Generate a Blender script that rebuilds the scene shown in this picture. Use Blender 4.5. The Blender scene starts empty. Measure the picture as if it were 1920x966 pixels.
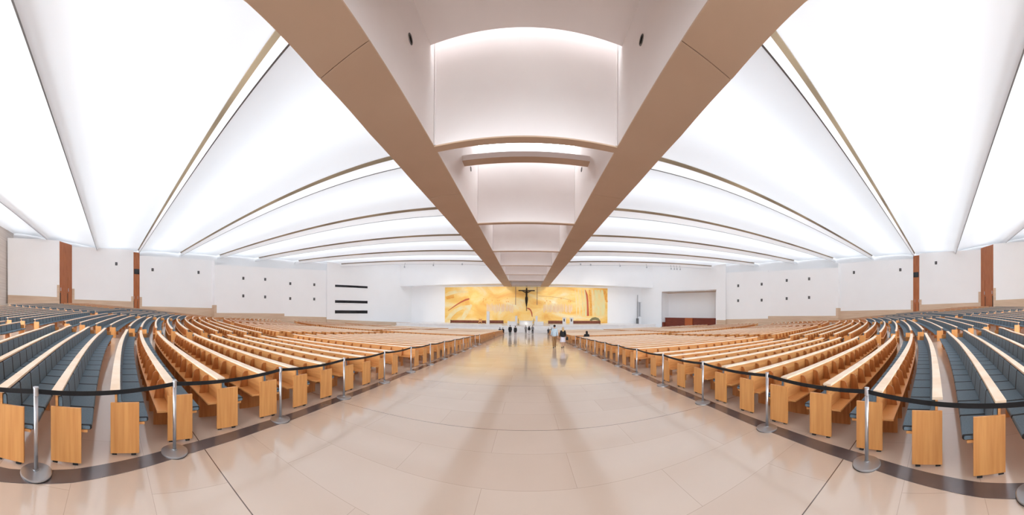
import bpy, math, random
from mathutils import Vector, Matrix
from math import sin, cos, pi, hypot, sqrt, radians as R
random.seed(7)
S = bpy.context.scene
COL = S.collection

# ---------------------------------------------------------------- camera, world, exposure
FPX, X0, H0 = 495.0, 987.0, 587.0
CAM = (0.08, 0.0, 1.80)
cd = bpy.data.cameras.new('camera'); cd.type = 'PANO'
cd.panorama_type = 'CENTRAL_CYLINDRICAL'
cd.central_cylindrical_radius = 1.0
cd.central_cylindrical_range_u_min = -X0 / FPX
cd.central_cylindrical_range_u_max = (1920 - X0) / FPX
cd.central_cylindrical_range_v_min = -(966 - H0) / FPX
cd.central_cylindrical_range_v_max = H0 / FPX
cd.clip_end = 400; cd.clip_start = .05
cam = bpy.data.objects.new('camera', cd); COL.objects.link(cam)
cam.location = CAM
ROLL = 3.0 / 495
cam.matrix_world = Matrix.Translation(CAM) @ Matrix.Rotation(-ROLL, 4, 'Y') @ Matrix.Rotation(pi / 2, 4, 'X')
S.camera = cam
w = bpy.data.worlds.new('world'); S.world = w; w.use_nodes = True
w.node_tree.nodes['Background'].inputs[0].default_value = (.80, .88, 1, 1)
w.node_tree.nodes['Background'].inputs[1].default_value = .6
S.view_settings.view_transform = 'Standard'; S.view_settings.look = 'None'
S.view_settings.gamma = 1; S.view_settings.use_curve_mapping = False
S.view_settings.exposure = 0.16
S.cycles.use_denoising = True; S.cycles.use_adaptive_sampling = True; S.cycles.adaptive_threshold = .03
S.cycles.max_bounces = 10; S.cycles.diffuse_bounces = 7; S.cycles.glossy_bounces = 3
S.cycles.sample_clamp_indirect = 8
ROOFLIGHT = 2.6      # strength of the rooflights over the fabric ceiling
ENTRANCE_FILL = 10.0  # strength of the fill glow added behind the camera
SHAFT = 8.0          # skylights over the central shaft

# ---------------------------------------------------------------- materials
def srgb(r, g, b):
    return tuple((c / 255 / 12.92 if c / 255 <= .04045 else ((c / 255 + .055) / 1.055) ** 2.4) for c in (r, g, b)) + (1,)
MATS = {}
def mat(name, col, rough=.6, metal=0, noise=None, spec=.5, bump=0):
    """noise = (scale xyz, second colour, detail)"""
    if name in MATS: return MATS[name]
    m = bpy.data.materials.new(name); m.use_nodes = True; nt = m.node_tree; b = nt.nodes['Principled BSDF']
    b.inputs['Base Color'].default_value = col
    b.inputs['Roughness'].default_value = rough; b.inputs['Metallic'].default_value = metal
    b.inputs['Specular IOR Level'].default_value = spec
    if noise:
        sc, c2, det = noise
        tc = nt.nodes.new('ShaderNodeTexCoord'); mp = nt.nodes.new('ShaderNodeMapping'); nz = nt.nodes.new('ShaderNodeTexNoise')
        mp.inputs['Scale'].default_value = sc
        nz.inputs['Scale'].default_value = 1; nz.inputs['Detail'].default_value = det
        mx = nt.nodes.new('ShaderNodeMix'); mx.data_type = 'RGBA'
        rp = nt.nodes.new('ShaderNodeMapRange'); rp.inputs[1].default_value = .3; rp.inputs[2].default_value = .7
        nt.links.new(tc.outputs['Object'], mp.inputs['Vector']); nt.links.new(mp.outputs[0], nz.inputs['Vector'])
        nt.links.new(nz.outputs['Fac'], rp.inputs[0]); nt.links.new(rp.outputs[0], mx.inputs['Factor'])
        mx.inputs[6].default_value = col; mx.inputs[7].default_value = c2
        nt.links.new(mx.outputs[2], b.inputs['Base Color'])
        if bump:
            bp = nt.nodes.new('ShaderNodeBump'); bp.inputs['Strength'].default_value = bump
            nt.links.new(nz.outputs['Fac'], bp.inputs['Height']); nt.links.new(bp.outputs[0], b.inputs['Normal'])
    MATS[name] = m; return m
def emat(name, col, st):
    if name in MATS: return MATS[name]
    m = bpy.data.materials.new(name); m.use_nodes = True; nt = m.node_tree
    nt.nodes.remove(nt.nodes['Principled BSDF']); e = nt.nodes.new('ShaderNodeEmission')
    e.inputs[0].default_value = col; e.inputs[1].default_value = st
    nt.links.new(e.outputs[0], nt.nodes['Material Output'].inputs[0]); MATS[name] = m; return m

oak = mat('oak', srgb(222, 162, 100), .42, noise=((2.2, 2.2, 26), srgb(202, 138, 78), 3))
oak_v = mat('oak_upright', srgb(228, 166, 100), .40, noise=((22, 22, 1.3), srgb(212, 146, 82), 3))
oak_d = mat('oak_dark_grain', srgb(196, 130, 72), .45, noise=((18, 18, 2), srgb(170, 104, 52), 2))  # darker oak for legs, dividers and seat supports
rail_m = mat('pale_oak', srgb(246, 227, 204), .36, noise=((3, 3, 20), srgb(234, 206, 174), 3))
slate = mat('slate_fabric', srgb(108, 127, 140), .85, noise=((60, 60, 60), srgb(94, 113, 127), 2))
piping = mat('black_piping', srgb(20, 22, 26), .7)
steel = mat('brushed_steel', srgb(200, 200, 204), .32, metal=.9)
steel_b = mat('steel_base', srgb(175, 177, 180), .38, metal=.8)
black = mat('black_webbing', srgb(16, 17, 22), .7)
white = mat('white_plaster', srgb(249, 248, 248), .8, noise=((.3, .3, .3), srgb(247, 246, 246), 3))
shaftw = mat('shaft_plaster', srgb(236, 230, 228), .8, noise=((.5, .5, .5), srgb(233, 226, 224), 3))
tan = mat('tan_bounce_soffit', srgb(200, 172, 148), .7, noise=((.4, .4, .4), srgb(194, 165, 141), 4))  # on the shaft soffits this tan paints in shade and warm floor bounce
beige = mat('beige_stone', srgb(218, 192, 166), .55, noise=((.25, .25, 3), srgb(204, 174, 147), 4))
redwood = mat('reddish_wood', srgb(184, 112, 66), .4, noise=((5, 5, .5), srgb(162, 90, 48), 3))
dark = mat('dark_recess', srgb(10, 10, 14), .4)
glassd = mat('dark_glass', srgb(16, 18, 22), .08)
brownline = mat('bronze_slot', srgb(168, 148, 120), .5, noise=((.15, .15, .15), srgb(120, 104, 84), 1))
bench_m = mat('red_brown_bench', srgb(150, 84, 56), .5, noise=((4, 4, 1), srgb(124, 62, 40), 2))
marble = mat('white_marble', srgb(240, 238, 236), .3, noise=((1, 1, 1), srgb(230, 228, 228), 4))
bronze = mat('dark_bronze', srgb(58, 44, 34), .45, metal=.6, noise=((8, 8, 8), srgb(36, 30, 26), 3))
grey_rail = mat('grey_metal', srgb(120, 118, 118), .5, metal=.5)
skin_m = mat('skin', srgb(205, 160, 132), .55)

# fabric ceiling: thin sheet that lets the rooflights above shine through
def fabric():
    m = bpy.data.materials.new('ceiling_fabric'); m.use_nodes = True; nt = m.node_tree
    nt.nodes.remove(nt.nodes['Principled BSDF'])
    d = nt.nodes.new('ShaderNodeBsdfDiffuse'); t = nt.nodes.new('ShaderNodeBsdfTranslucent'); mx = nt.nodes.new('ShaderNodeMixShader')
    tc = nt.nodes.new('ShaderNodeTexCoord'); mp = nt.nodes.new('ShaderNodeMapping'); nz = nt.nodes.new('ShaderNodeTexNoise'); cr = nt.nodes.new('ShaderNodeMix'); cr.data_type = 'RGBA'
    mp.inputs['Scale'].default_value = (.12, .35, .3); nz.inputs['Detail'].default_value = 4; nz.inputs['Scale'].default_value = 1
    nt.links.new(tc.outputs['Object'], mp.inputs[0]); nt.links.new(mp.outputs[0], nz.inputs['Vector']); nt.links.new(nz.outputs['Fac'], cr.inputs['Factor'])
    cr.inputs[6].default_value = (.86, .865, .88, 1); cr.inputs[7].default_value = (.92, .92, .925, 1)
    for n in (d, t): nt.links.new(cr.outputs[2], n.inputs[0])
    mx.inputs[0].default_value = .42
    nt.links.new(d.outputs[0], mx.inputs[1]); nt.links.new(t.outputs[0], mx.inputs[2]); nt.links.new(mx.outputs[0], nt.nodes['Material Output'].inputs[0])
    return m
fab = fabric()
rooflight = emat('rooflight_glass', (.83, .915, 1, 1), ROOFLIGHT)
shaftlight = emat('shaft_skylight_glass', (.92, .96, 1, 1), SHAFT)
entrance_fill = emat('entrance_fill_glass', (.86, .93, 1, 1), ENTRANCE_FILL)
lampglow = emat('lamp_glow', (1, .93, .8, 1), 12)

# polished limestone floor, big slabs laid across the aisle
def floor_mat():
    m = bpy.data.materials.new('polished_limestone'); m.use_nodes = True; nt = m.node_tree; b = nt.nodes['Principled BSDF']; L = nt.links.new
    tc = nt.nodes.new('ShaderNodeTexCoord')
    br = nt.nodes.new('ShaderNodeTexBrick'); mp = nt.nodes.new('ShaderNodeMapping'); mp.inputs['Location'].default_value = (.4, .42, 0)
    br.inputs['Scale'].default_value = 1; br.inputs['Brick Width'].default_value = 2.1; br.inputs['Row Height'].default_value = .82
    br.inputs['Mortar Size'].default_value = .0035; br.inputs['Mortar Smooth'].default_value = .1; br.inputs['Bias'].default_value = 0
    br.inputs['Color1'].default_value = srgb(215, 198, 182); br.inputs['Color2'].default_value = srgb(210, 191, 174); br.inputs['Mortar'].default_value = srgb(190, 170, 153)
    L(tc.outputs['Object'], mp.inputs[0]); L(mp.outputs[0], br.inputs['Vector'])
    nz = nt.nodes.new('ShaderNodeTexNoise'); nz.inputs['Scale'].default_value = 1.3; nz.inputs['Detail'].default_value = 6
    L(tc.outputs['Object'], nz.inputs['Vector'])
    mx = nt.nodes.new('ShaderNodeMix'); mx.data_type = 'RGBA'; mx.blend_type = 'MULTIPLY'; mx.inputs['Factor'].default_value = .5
    rr = nt.nodes.new('ShaderNodeValToRGB'); rr.color_ramp.elements[0].position = .3; rr.color_ramp.elements[0].color = (.93, .91, .89, 1); rr.color_ramp.elements[1].position = .7; rr.color_ramp.elements[1].color = (1, 1, 1, 1)
    L(nz.outputs['Fac'], rr.inputs[0]); L(br.outputs['Color'], mx.inputs[6]); L(rr.outputs[0], mx.inputs[7])
    # dark expansion joints every 3.28 m
    sp = nt.nodes.new('ShaderNodeSeparateXYZ'); L(tc.outputs['Object'], sp.inputs[0])
    a = nt.nodes.new('ShaderNodeMath'); a.operation = 'ADD'; a.inputs[1].default_value = -1.22 + 328; L(sp.outputs['Y'], a.inputs[0])
    mo = nt.nodes.new('ShaderNodeMath'); mo.operation = 'MODULO'; mo.inputs[1].default_value = 3.28; L(a.outputs[0], mo.inputs[0])
    lt = nt.nodes.new('ShaderNodeMath'); lt.operation = 'LESS_THAN'; lt.inputs[1].default_value = .012; L(mo.outputs[0], lt.inputs[0])
    m2 = nt.nodes.new('ShaderNodeMix'); m2.data_type = 'RGBA'; L(lt.outputs[0], m2.inputs['Factor']); L(mx.outputs[2], m2.inputs[6]); m2.inputs[7].default_value = srgb(88, 66, 54)
    L(m2.outputs[2], b.inputs['Base Color'])
    rg = nt.nodes.new('ShaderNodeMapRange'); rg.inputs[3].default_value = .07; rg.inputs[4].default_value = .17; L(nz.outputs['Fac'], rg.inputs[0]); L(rg.outputs[0], b.inputs['Roughness'])
    b.inputs['Specular IOR Level'].default_value = .9
    return m
floorm = floor_mat()
strip_m = mat('dark_metal_strip', srgb(128, 120, 120), .2, metal=.35, noise=((1.2, 1.2, 1.2), srgb(104, 95, 95), 3))

# ---------------------------------------------------------------- mesh helpers
class MB:
    def __init__(s): s.v = []; s.f = []; s.mi = []
    def add(s, vs, fs, mi=0):
        o = len(s.v); s.v += [tuple(v) for v in vs]; s.f += [tuple(i + o for i in f) for f in fs]; s.mi += [mi] * len(fs)
    def box(s, x0, x1, y0, y1, z0, z1, mi=0):
        s.add([(x0, y0, z0), (x1, y0, z0), (x1, y1, z0), (x0, y1, z0), (x0, y0, z1), (x1, y0, z1), (x1, y1, z1), (x0, y1, z1)],
              [(0, 3, 2, 1), (4, 5, 6, 7), (0, 1, 5, 4), (1, 2, 6, 5), (2, 3, 7, 6), (3, 0, 4, 7)], mi)
    def hexa(s, p, mi=0):   # p: 4 bottom, 4 top points
        s.add(p, [(0, 3, 2, 1), (4, 5, 6, 7), (0, 1, 5, 4), (1, 2, 6, 5), (2, 3, 7, 6), (3, 0, 4, 7)], mi)
    def loft(s, rings, closed=True, caps=True, mi=0):
        n = len(rings[0]); vs = [p for r in rings for p in r]; fs = []
        for i in range(len(rings) - 1):
            for j in range(n if closed else n - 1):
                k = (j + 1) % n; fs.append((i * n + j, i * n + k, (i + 1) * n + k, (i + 1) * n + j))
        if caps and closed:
            fs.append(tuple(range(n))[::-1]); fs.append(tuple((len(rings) - 1) * n + j for j in range(n)))
        s.add(vs, fs, mi)
    def lathe(s, c, prof, n=24, mi=0):
        rings = [[(c[0] + r * cos(2 * pi * j / n), c[1] + r * sin(2 * pi * j / n), c[2] + z) for j in range(n)] for r, z in prof]
        s.loft(rings, mi=mi)
    def tube(s, p, q, r, n=8, r2=None, mi=0):
        p = Vector(p); q = Vector(q); d = (q - p).normalized(); u = d.orthogonal().normalized(); w_ = d.cross(u); r2 = r if r2 is None else r2
        s.loft([[tuple(c + u * rr * cos(2 * pi * j / n) + w_ * rr * sin(2 * pi * j / n)) for j in range(n)] for c, rr in ((p, r), (q, r2))], mi=mi)
    def ball(s, c, rx, ry, rz, n=12, m=8, mi=0):
        s.loft([[(c[0] + rx * sin(pi * i / m) * cos(2 * pi * j / n), c[1] + ry * sin(pi * i / m) * sin(2 * pi * j / n), c[2] - rz * cos(pi * i / m)) for j in range(n)]
                for i in [.15] + list(range(1, m)) + [m - .15]], mi=mi)
    def build(s, name, mats, parent=None, smooth=False, bevel=0):
        me = bpy.data.meshes.new(name); me.from_pydata(s.v, [], s.f); me.update()
        if not isinstance(mats, (list, tuple)): mats = [mats]
        for m in mats: me.materials.append(m)
        if len(mats) > 1: me.polygons.foreach_set('material_index', s.mi)
        if smooth: me.polygons.foreach_set('use_smooth', [True] * len(me.polygons))
        o = bpy.data.objects.new(name, me); COL.objects.link(o)
        if parent:
            o.parent = parent
        if bevel:
            b = o.modifiers.new('bevel', 'BEVEL'); b.width = bevel; b.segments = 2; b.limit_method = 'ANGLE'
        return o
def local(o):
    """keep world placement of a child built in world coordinates"""
    if o.parent: o.matrix_parent_inverse = Matrix.Translation(o.parent.location).inverted()
    return o
def tag(o, label=None, cat=None, group=None, kind=None):
    if label: o['label'] = label
    if cat: o['category'] = cat
    if group: o['group'] = group
    if kind: o['kind'] = kind
    return o
def empty(name, loc, label, cat, group=None):
    o = bpy.data.objects.new(name, None); COL.objects.link(o); o.location = loc; o.empty_display_size = .2
    return tag(o, label, cat, group)
def struct(o, label=None): return tag(o, label, None, None, 'structure')
ORD = 'first second third fourth fifth sixth seventh eighth ninth tenth eleventh twelfth thirteenth fourteenth fifteenth sixteenth seventeenth eighteenth nineteenth twentieth'.split()

# ---------------------------------------------------------------- the lie of the land
YC = 110.0
def F(x, y):
    r = hypot(x, y - YC); lat = abs(x)
    b = 0
    if lat > 12: b = .05 * (lat - 12) * min(1.1, max(0, (24 - y) / 34))
    return .0465 * (r - YC) + b
LT = [(-22, 2.15), (-4, 2.2), (-2, 2.25), (-1.1, 2.38), (-.4, 2.62), (0, 2.80), (.6, 3.04), (1.1, 3.22), (2.3, 3.48), (4.3, 3.74), (8, 3.95), (20, 4.1), (60, 4.1)]
def interp(T, y):
    if y <= T[0][0]: return T[0][1]
    for (a, va), (b, vb) in zip(T, T[1:]):
        if y <= b: return va + (vb - va) * (y - a) / (b - a)
    return T[-1][1]
def Lat(y): return interp(LT, y)
def ray(px, py):
    th = (px - X0) / FPX; Hh = H0 + ROLL * FPX * sin(th)
    return th, (Hh - py) / FPX

# floor
m = MB(); NX, NY = 110, 88
xs = [-66 + 132 * i / NX for i in range(NX + 1)]; ys = [-22 + 84 * j / NY for j in range(NY + 1)]
m.add([(x, y, F(x, y)) for y in ys for x in xs], [(j * (NX + 1) + i, j * (NX + 1) + i + 1, (j + 1) * (NX + 1) + i + 1, (j + 1) * (NX + 1) + i) for j in range(NY) for i in range(NX)])
struct(m.build('floor', floorm, smooth=True), 'polished pale limestone floor sloping down to the altar')
# dark metal strips edging the aisle
for s, nm in ((-1, 'left'), (1, 'right')):
    m = MB(); pts = [-6 + .35 * i for i in range(int(66 / .35))]
    rings = []
    for y in pts:
        a = Lat(y)
        rings.append([(s * (a + d), y, F(a + d, y) + z) for d, z in ((0, -.02), (0, .004), (.24, .004), (.24, -.02))])
    m.loft(rings); struct(m.build('trim_1' if s < 0 else 'trim_2', strip_m), 'dark metal strip in the floor along the %s edge of the aisle' % nm)

# ---------------------------------------------------------------- drum walls: saw-toothed panels with doors between them
# plan points of the left side (mirrored on the right): (x, y)
P0a, P0b = (-50.0, -20.8), (-54.9, -11.0)
P1a, P1b = (-58.7, -8.9), (-61.7, 5.1)
P2a, P2b = (-62.2, 6.6), (-62.2, 24.9)
P3a, P3b = (-60.9, 25.0), (-56.7, 42.7)
P4a, P4b = (-56.4, 43.3), (-51.4, 54.6)
P5a, P5b = (-51.0, 54.2), (-39.4, 76.0)
def wall_piece(mb, A, B, za, zb, ta, tb, th=.35, mi=0, inset=0):
    """upright slab from plan point A to B, bottom za..zb, top ta..tb, thickened outwards"""
    A = Vector(A); B = Vector(B); d = (B - A).normalized(); n = Vector((-d.y, d.x))
    mid = (A + B) / 2; out = mid - Vector((0, 16))
    if n.dot(out) < 0: n = -n
    A = A - n * inset; B = B - n * inset
    C_ = B + n * th; D = A + n * th
    mb.hexa([(A.x, A.y, za), (B.x, B.y, zb), (C_.x, C_.y, zb), (D.x, D.y, za), (A.x, A.y, ta), (B.x, B.y, tb), (C_.x, C_.y, tb), (D.x, D.y, ta)], mi)
PAN = [(P0a, P0b, 5.2, 4.8, 16.9, 16.8), (P1a, P1b, 4.5, 4.1, 16.35, 16.1), (P2a, P2b, 3.0, 2.64, 15.0, 14.7),
       (P3a, P3b, 1.44, 1.3, 13.45, 13.35), (P4a, P4b, .6, .3, 13.5, 13.5)]
SLOTS = [((628, 534), (689, 541)), ((628, 563), (689, 569.3)), ((628, 582), (689, 588))]
def mir(p, s): return (p[0] * -s, p[1])       # s = -1 keeps the left, +1 mirrors to the right
def hit(px, py, A, B):
    """point where a sight line meets the upright plane through A and B"""
    th, k = ray(px, py); dx, dy = sin(th), cos(th)
    ex, ey = B[0] - A[0], B[1] - A[1]
    den = dx * ey - dy * ex
    t = ((A[0] - CAM[0]) * ey - (A[1] - CAM[1]) * ex) / den
    return Vector((CAM[0] + t * dx, CAM[1] + t * dy, CAM[2] + k * t))
for s, side in ((-1, 'left'), (1, 'right')):
    w_ = MB(); b_ = MB()
    for i, (A, B, za, zb, ta, tb) in enumerate(PAN):
        A, B = mir(A, s), mir(B, s)
        wall_piece(w_, A, B, za, zb, ta, tb)
        fa, fb = F(*A) - .6, F(*B) - .6
        wall_piece(b_, A, B, fa, fb, za, zb, .35, inset=.06)
    # jambs where the wainscot climbs up beside a door, and returns between panels
    A_ = MB()
    for (P, Q, z0, z1) in ((P2b, P3a, -1.5, 14.7), (P3b, P4a, -2, 13.3)):
        P, Q = mir(P, s), mir(Q, s); wall_piece(w_, P, Q, 1.3, 1.3, z1, z1, .1); wall_piece(b_, P, Q, z0, z0, 3.4 if P[1] < 30 else 1.3, 3.4 if P[1] < 30 else 1.3, .12, inset=.03)
    for (P, Q, hgt) in ((P0b, P0a, 7.4), (P1a, P1b, 6.9), (P1b, P1a, 5.3), (P2a, P2b, 5.2), (P3a, P3b, 3.4)):
        P, Q = Vector(mir(P, s)), Vector(mir(Q, s)); E = P + (Q - P).normalized() * .55
        wall_piece(b_, P, E, 0, 0, hgt, hgt, .2, inset=.09)
    # long plain panel running to the front wall: pieces around an opening on the right side
    A, B = Vector(mir(P5a, s)), Vector(mir(P5b, s)); B2 = B + (B - A).normalized() * 5
    if s < 0:
        wall_piece(w_, A, B2, -.3, -1.7, 17, 17, .35)
        wall_piece(b_, A, B2, F(*A) - .6, -3.6, -.3, -1.7, .35, inset=.05)
    else:
        h0 = hit(1241, 570, A, B); h1 = hit(1343, 570, A, B); ztop = hit(1300, 546.5, A, B).z
        N0, N1 = Vector((h0.x, h0.y)), Vector((h1.x, h1.y))
        wall_piece(w_, B2, N0, -3.8, -3.8, 17, 17, .35); wall_piece(w_, N1, A, .1, .1, 17, 17, .35)
        wall_piece(w_, N0, N1, ztop, ztop, 17, 17, .35)
        wall_piece(b_, N1, A, F(*A) - 1.2, F(*A) - .6, .1, .1, .35, inset=.05)
        d = (N1 - N0).normalized(); n = Vector((d.y, -d.x)); n = n if n.x > 0 else -n
        nb = MB(); q = lambda P, k: (P + n * k)
        K = 4.2; a0 = N0 + d * .0; a1 = N1
        # recess: back wall, two cheeks, stone ceiling
        for P, Q in ((q(a0, K), q(a1, K)), (a0, q(a0, K)), (a1, q(a1, K))):
            dd = (Q - P).normalized(); nn = Vector((-dd.y, dd.x)) * .12
            nb.hexa([(P.x, P.y, -4), (Q.x, Q.y, -4), (Q.x + nn.x, Q.y + nn.y, -4), (P.x + nn.x, P.y + nn.y, -4), (P.x, P.y, ztop), (Q.x, Q.y, ztop), (Q.x + nn.x, Q.y + nn.y, ztop), (P.x + nn.x, P.y + nn.y, ztop)])
        struct(nb.build('wall_niche', white), 'white recess in the right-hand front wall')
        nb = MB(); c0, c1, c2, c3 = a0, a1, q(a1, K), q(a0, K)
        nb.hexa([(c.x, c.y, ztop - .02) for c in (c0, c1, c2, c3)] + [(c.x, c.y, ztop + .3) for c in (c0, c1, c2, c3)])
        struct(nb.build('ceiling_niche', tan), 'tan soffit of the recess')
        NICHE = (N0, N1, n, d, ztop)
    struct(w_.build('wall_' + side, white), 'white saw-toothed wall panels on the %s side of the hall' % side)
    struct(b_.build('baseboard_' + side, beige), 'beige stone wainscot under the %s wall panels' % side)
    # doors in the teeth of the wall
    for j, (P, Q, top, full) in enumerate(((P0b, P1a, 16.7, True), (P1b, P2a, 15.7, False))):
        P, Q = Vector(mir(P, s)), Vector(mir(Q, s)); nm = 'door_%d' % (1 + j + (2 if s > 0 else 0))
        zf = min(F(*P), F(*Q)) - .1
        d = (Q - P); L = d.length; d.normalize(); n = Vector((-d.y, d.x)); n = n if n.x * -s > 0 else -n
        n = -n if n.dot(Vector((0, 16)) - P) > 0 else n
        n = -n  # towards the hall
        dm = MB()
        def slab(mb, a, b, z0, z1, t0, t1, mi=0):
            p = [P + d * a + n * t0, P + d * b + n * t0, P + d * b + n * t1, P + d * a + n * t1]
            mb.hexa([(c.x, c.y, z0) for c in p] + [(c.x, c.y, z1) for c in p], mi)
        slab(dm, 0, L, zf, top, -.1, 0)
        o = struct(dm.build(nm, redwood), 'tall reddish wooden door wall between white panels on the %s' % side)
        dl = MB(); slab(dl, L * .08, L * .60, zf, zf + 6.2, 0, .05); o1 = dl.build('door_leaf', redwood, o)
        dl = MB(); slab(dl, L * .66, L * .98, zf, zf + 6.2, 0, .05); o2 = dl.build('door_leaf', redwood, o)
        g = MB(); slab(g, L * .605, L * .655, zf, zf + 2.6, 0, .03); slab(g, L * .02, L * .075, zf, zf + 2.6, 0, .03); g.build('door_gap', dark, o)
        g = MB(); slab(g, L * .66, L * .70, zf + 3.0, zf + 3.7, .05, .10); slab(g, L * .06, L * .1, zf + 3.0, zf + 3.7, .05, .10); g.build('door_handle', steel, o)
        if not full:
            g = MB(); slab(g, L * .1, L * .95, zf + 8.9, zf + 10.1, .0, .04); g.build('door_transom', glassd, o)
    # small square recesses in the panels
    pts = ([(218, 495, 1)] + [(286, 506, 2), (372, 511, 2)] + [(456, 522, 3), (497, 524, 3), (456, 555, 3), (497, 557, 3)] + [(544, 532, 4), (589, 534, 4), (544, 560, 4), (589, 561, 4)]) if s < 0 else \
          ([(1755, 493, 1)] + [(1601, 511, 2), (1688, 506, 2)] + [(1475, 526, 3), (1517, 523, 3), (1475, 560, 3), (1517, 558, 3)] + [(1384, 536, 4), (1428, 533, 4), (1384, 564, 4), (1428, 563, 4)])
    nmP = {1: 'between the two red doors', 2: 'beyond the nearer-front red door', 3: 'on the fourth white panel', 4: 'on the fifth white panel'}
    cnt = {}
    allp = {k: [q for q in pts if q[2] == k] for k in (1, 2, 3, 4)}
    for (px, py, k) in pts:
        A, B = Vector(mir(PAN[k][0], s)), Vector(mir(PAN[k][1], s)); c = hit(px, py, A, B)
        d = (B - A).normalized(); n = Vector((-d.y, d.x)); n = n if n.dot(Vector((0, 16)) - A) > 0 else -n
        g = MB(); W, Hh = .27, .36
        def sq(mb, w0, w1, z0, z1, t0, t1):
            base = Vector((c.x, c.y)); p = [base + d * w0 + n * t0, base + d * w1 + n * t0, base + d * w1 + n * t1, base + d * w0 + n * t1]
            mb.hexa([(u.x - c.x, u.y - c.y, z0) for u in p] + [(u.x - c.x, u.y - c.y, z1) for u in p])
        sq(g, -W, W, -Hh, Hh, -.02, .02)
        grp = allp[k]; vert = ''
        if len(grp) == 4: vert = 'upper ' if py < sum(q[1] for q in grp) / 4 else 'lower '
        hor = ''
        if len(grp) >= 2: hor = 'nearer the altar' if (abs(px - X0) < sum(abs(q[0] - X0) for q in grp) / len(grp)) else 'farther from the altar'
        o = g.build('wall_light', dark); o.location = c
        tag(o, ('small %sdark square wall light, %s wall, %s%s' % (vert, side, {1: 'alone between red doors', 2: 'panel past the red doors', 3: 'fourth panel', 4: 'fifth panel'}[k], ', ' + hor if hor else '')), 'wall light', 'dark square lights in the %s wall panels' % side)
        g = MB(); sq(g, -W - .05, -W, -Hh - .05, Hh + .05, -.02, .05); sq(g, W, W + .05, -Hh - .05, Hh + .05, -.02, .05)
        sq(g, -W, W, Hh, Hh + .05, -.02, .05); sq(g, -W, W, -Hh - .05, -Hh, -.02, .05); g.build('frame', white, o)
        if py > 515 or True:
            g = MB(); sq(g, -.10, .10, -.22, .24, .0, .06); g.build('grille', grey_rail, o)
# three long dark slots in the left front wall
A, B = Vector(P5a), Vector(P5b); d = (B - A).normalized(); n = Vector((d.y, -d.x)); n = n if n.x > 0 else -n
for i, (a, b) in enumerate(SLOTS):
    h0, h1 = hit(a[0], a[1], A, B), hit(b[0], b[1], A, B); zt = hit(a[0], a[1], A, B).z; zb = hit(b[0], b[1], A, B).z
    zt2 = (hit(628, a[1], A, B).z + hit(689, a[1] + (3 if i == 0 else 0), A, B).z) / 2
    g = MB(); p = [Vector((h0.x, h0.y)), Vector((h1.x, h1.y))]; p = [p[0] + n * .03, p[1] + n * .03, p[1] - n * .3, p[0] - n * .3]
    g.hexa([(q.x, q.y, zb) for q in p] + [(q.x, q.y, zt) for q in p])
    o = struct(g.build('window_%d' % (i + 1), glassd), 'long black slot window in the left front wall')
    g = MB(); p = [Vector((h0.x, h0.y)), Vector((h1.x, h1.y))]; p = [p[0] + n * .1, p[1] + n * .1, p[1], p[0]]
    g.hexa([(q.x, q.y, zb - .12) for q in p] + [(q.x, q.y, zb) for q in p]); g.build('window_sill', white, o)
# outer drum behind the panels, back wall
m = MB(); N = 40
rings = []; rings2 = []
for i in range(N + 1):
    for sg_, acc in ((1, rings), (-1, rings2)):
        a = R(-38) + R(38 + 39) * i / N
        acc.append([(sg_ * 66 * cos(a), 16 + 66 * sin(a), z) for z in (-5, 22)])
m.loft(rings, closed=False, caps=False); m.loft(rings2, closed=False, caps=False)
m.box(-45, -39.6, 80.4, 80.8, -4, 22); m.box(39.6, 45, 80.4, 80.8, -4, 22); struct(m.build('wall_outer', white), 'white outer drum wall behind the panels')
m = MB(); m.box(-66, 66, -21.6, -21.2, -2, 21)
struct(m.build('wall_back', mat('rough_tile', srgb(226, 216, 208), .7, noise=((.1, 6, 9), srgb(206, 194, 186), 1), bump=.3)), 'textured beige back wall')

# unseen glowing bays added at the rear of the nave to brighten the walls
for i in range(8):
    x = -28 + 8 * i; m = MB(); m.box(x - 3.6, x + 3.6, -21.2, -21.1, F(x, -21) + .1, 10.5)
    o = struct(m.build('window_%d' % (4 + i), entrance_fill), 'unseen glazed bay added to the back wall as fill light')
    g = MB()
    for k in range(5): g.box(x - 3.65 + 1.8 * k, x - 3.55 + 1.8 * k, -21.2, -21.0, F(x, -21), 10.6)
    g.box(x - 3.65, x + 3.65, -21.2, -21.0, 3.9, 4.0); g.box(x - 3.65, x + 3.65, -21.2, -21.0, 10.5, 10.6); g.build('window_frame', steel_b, o)

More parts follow.
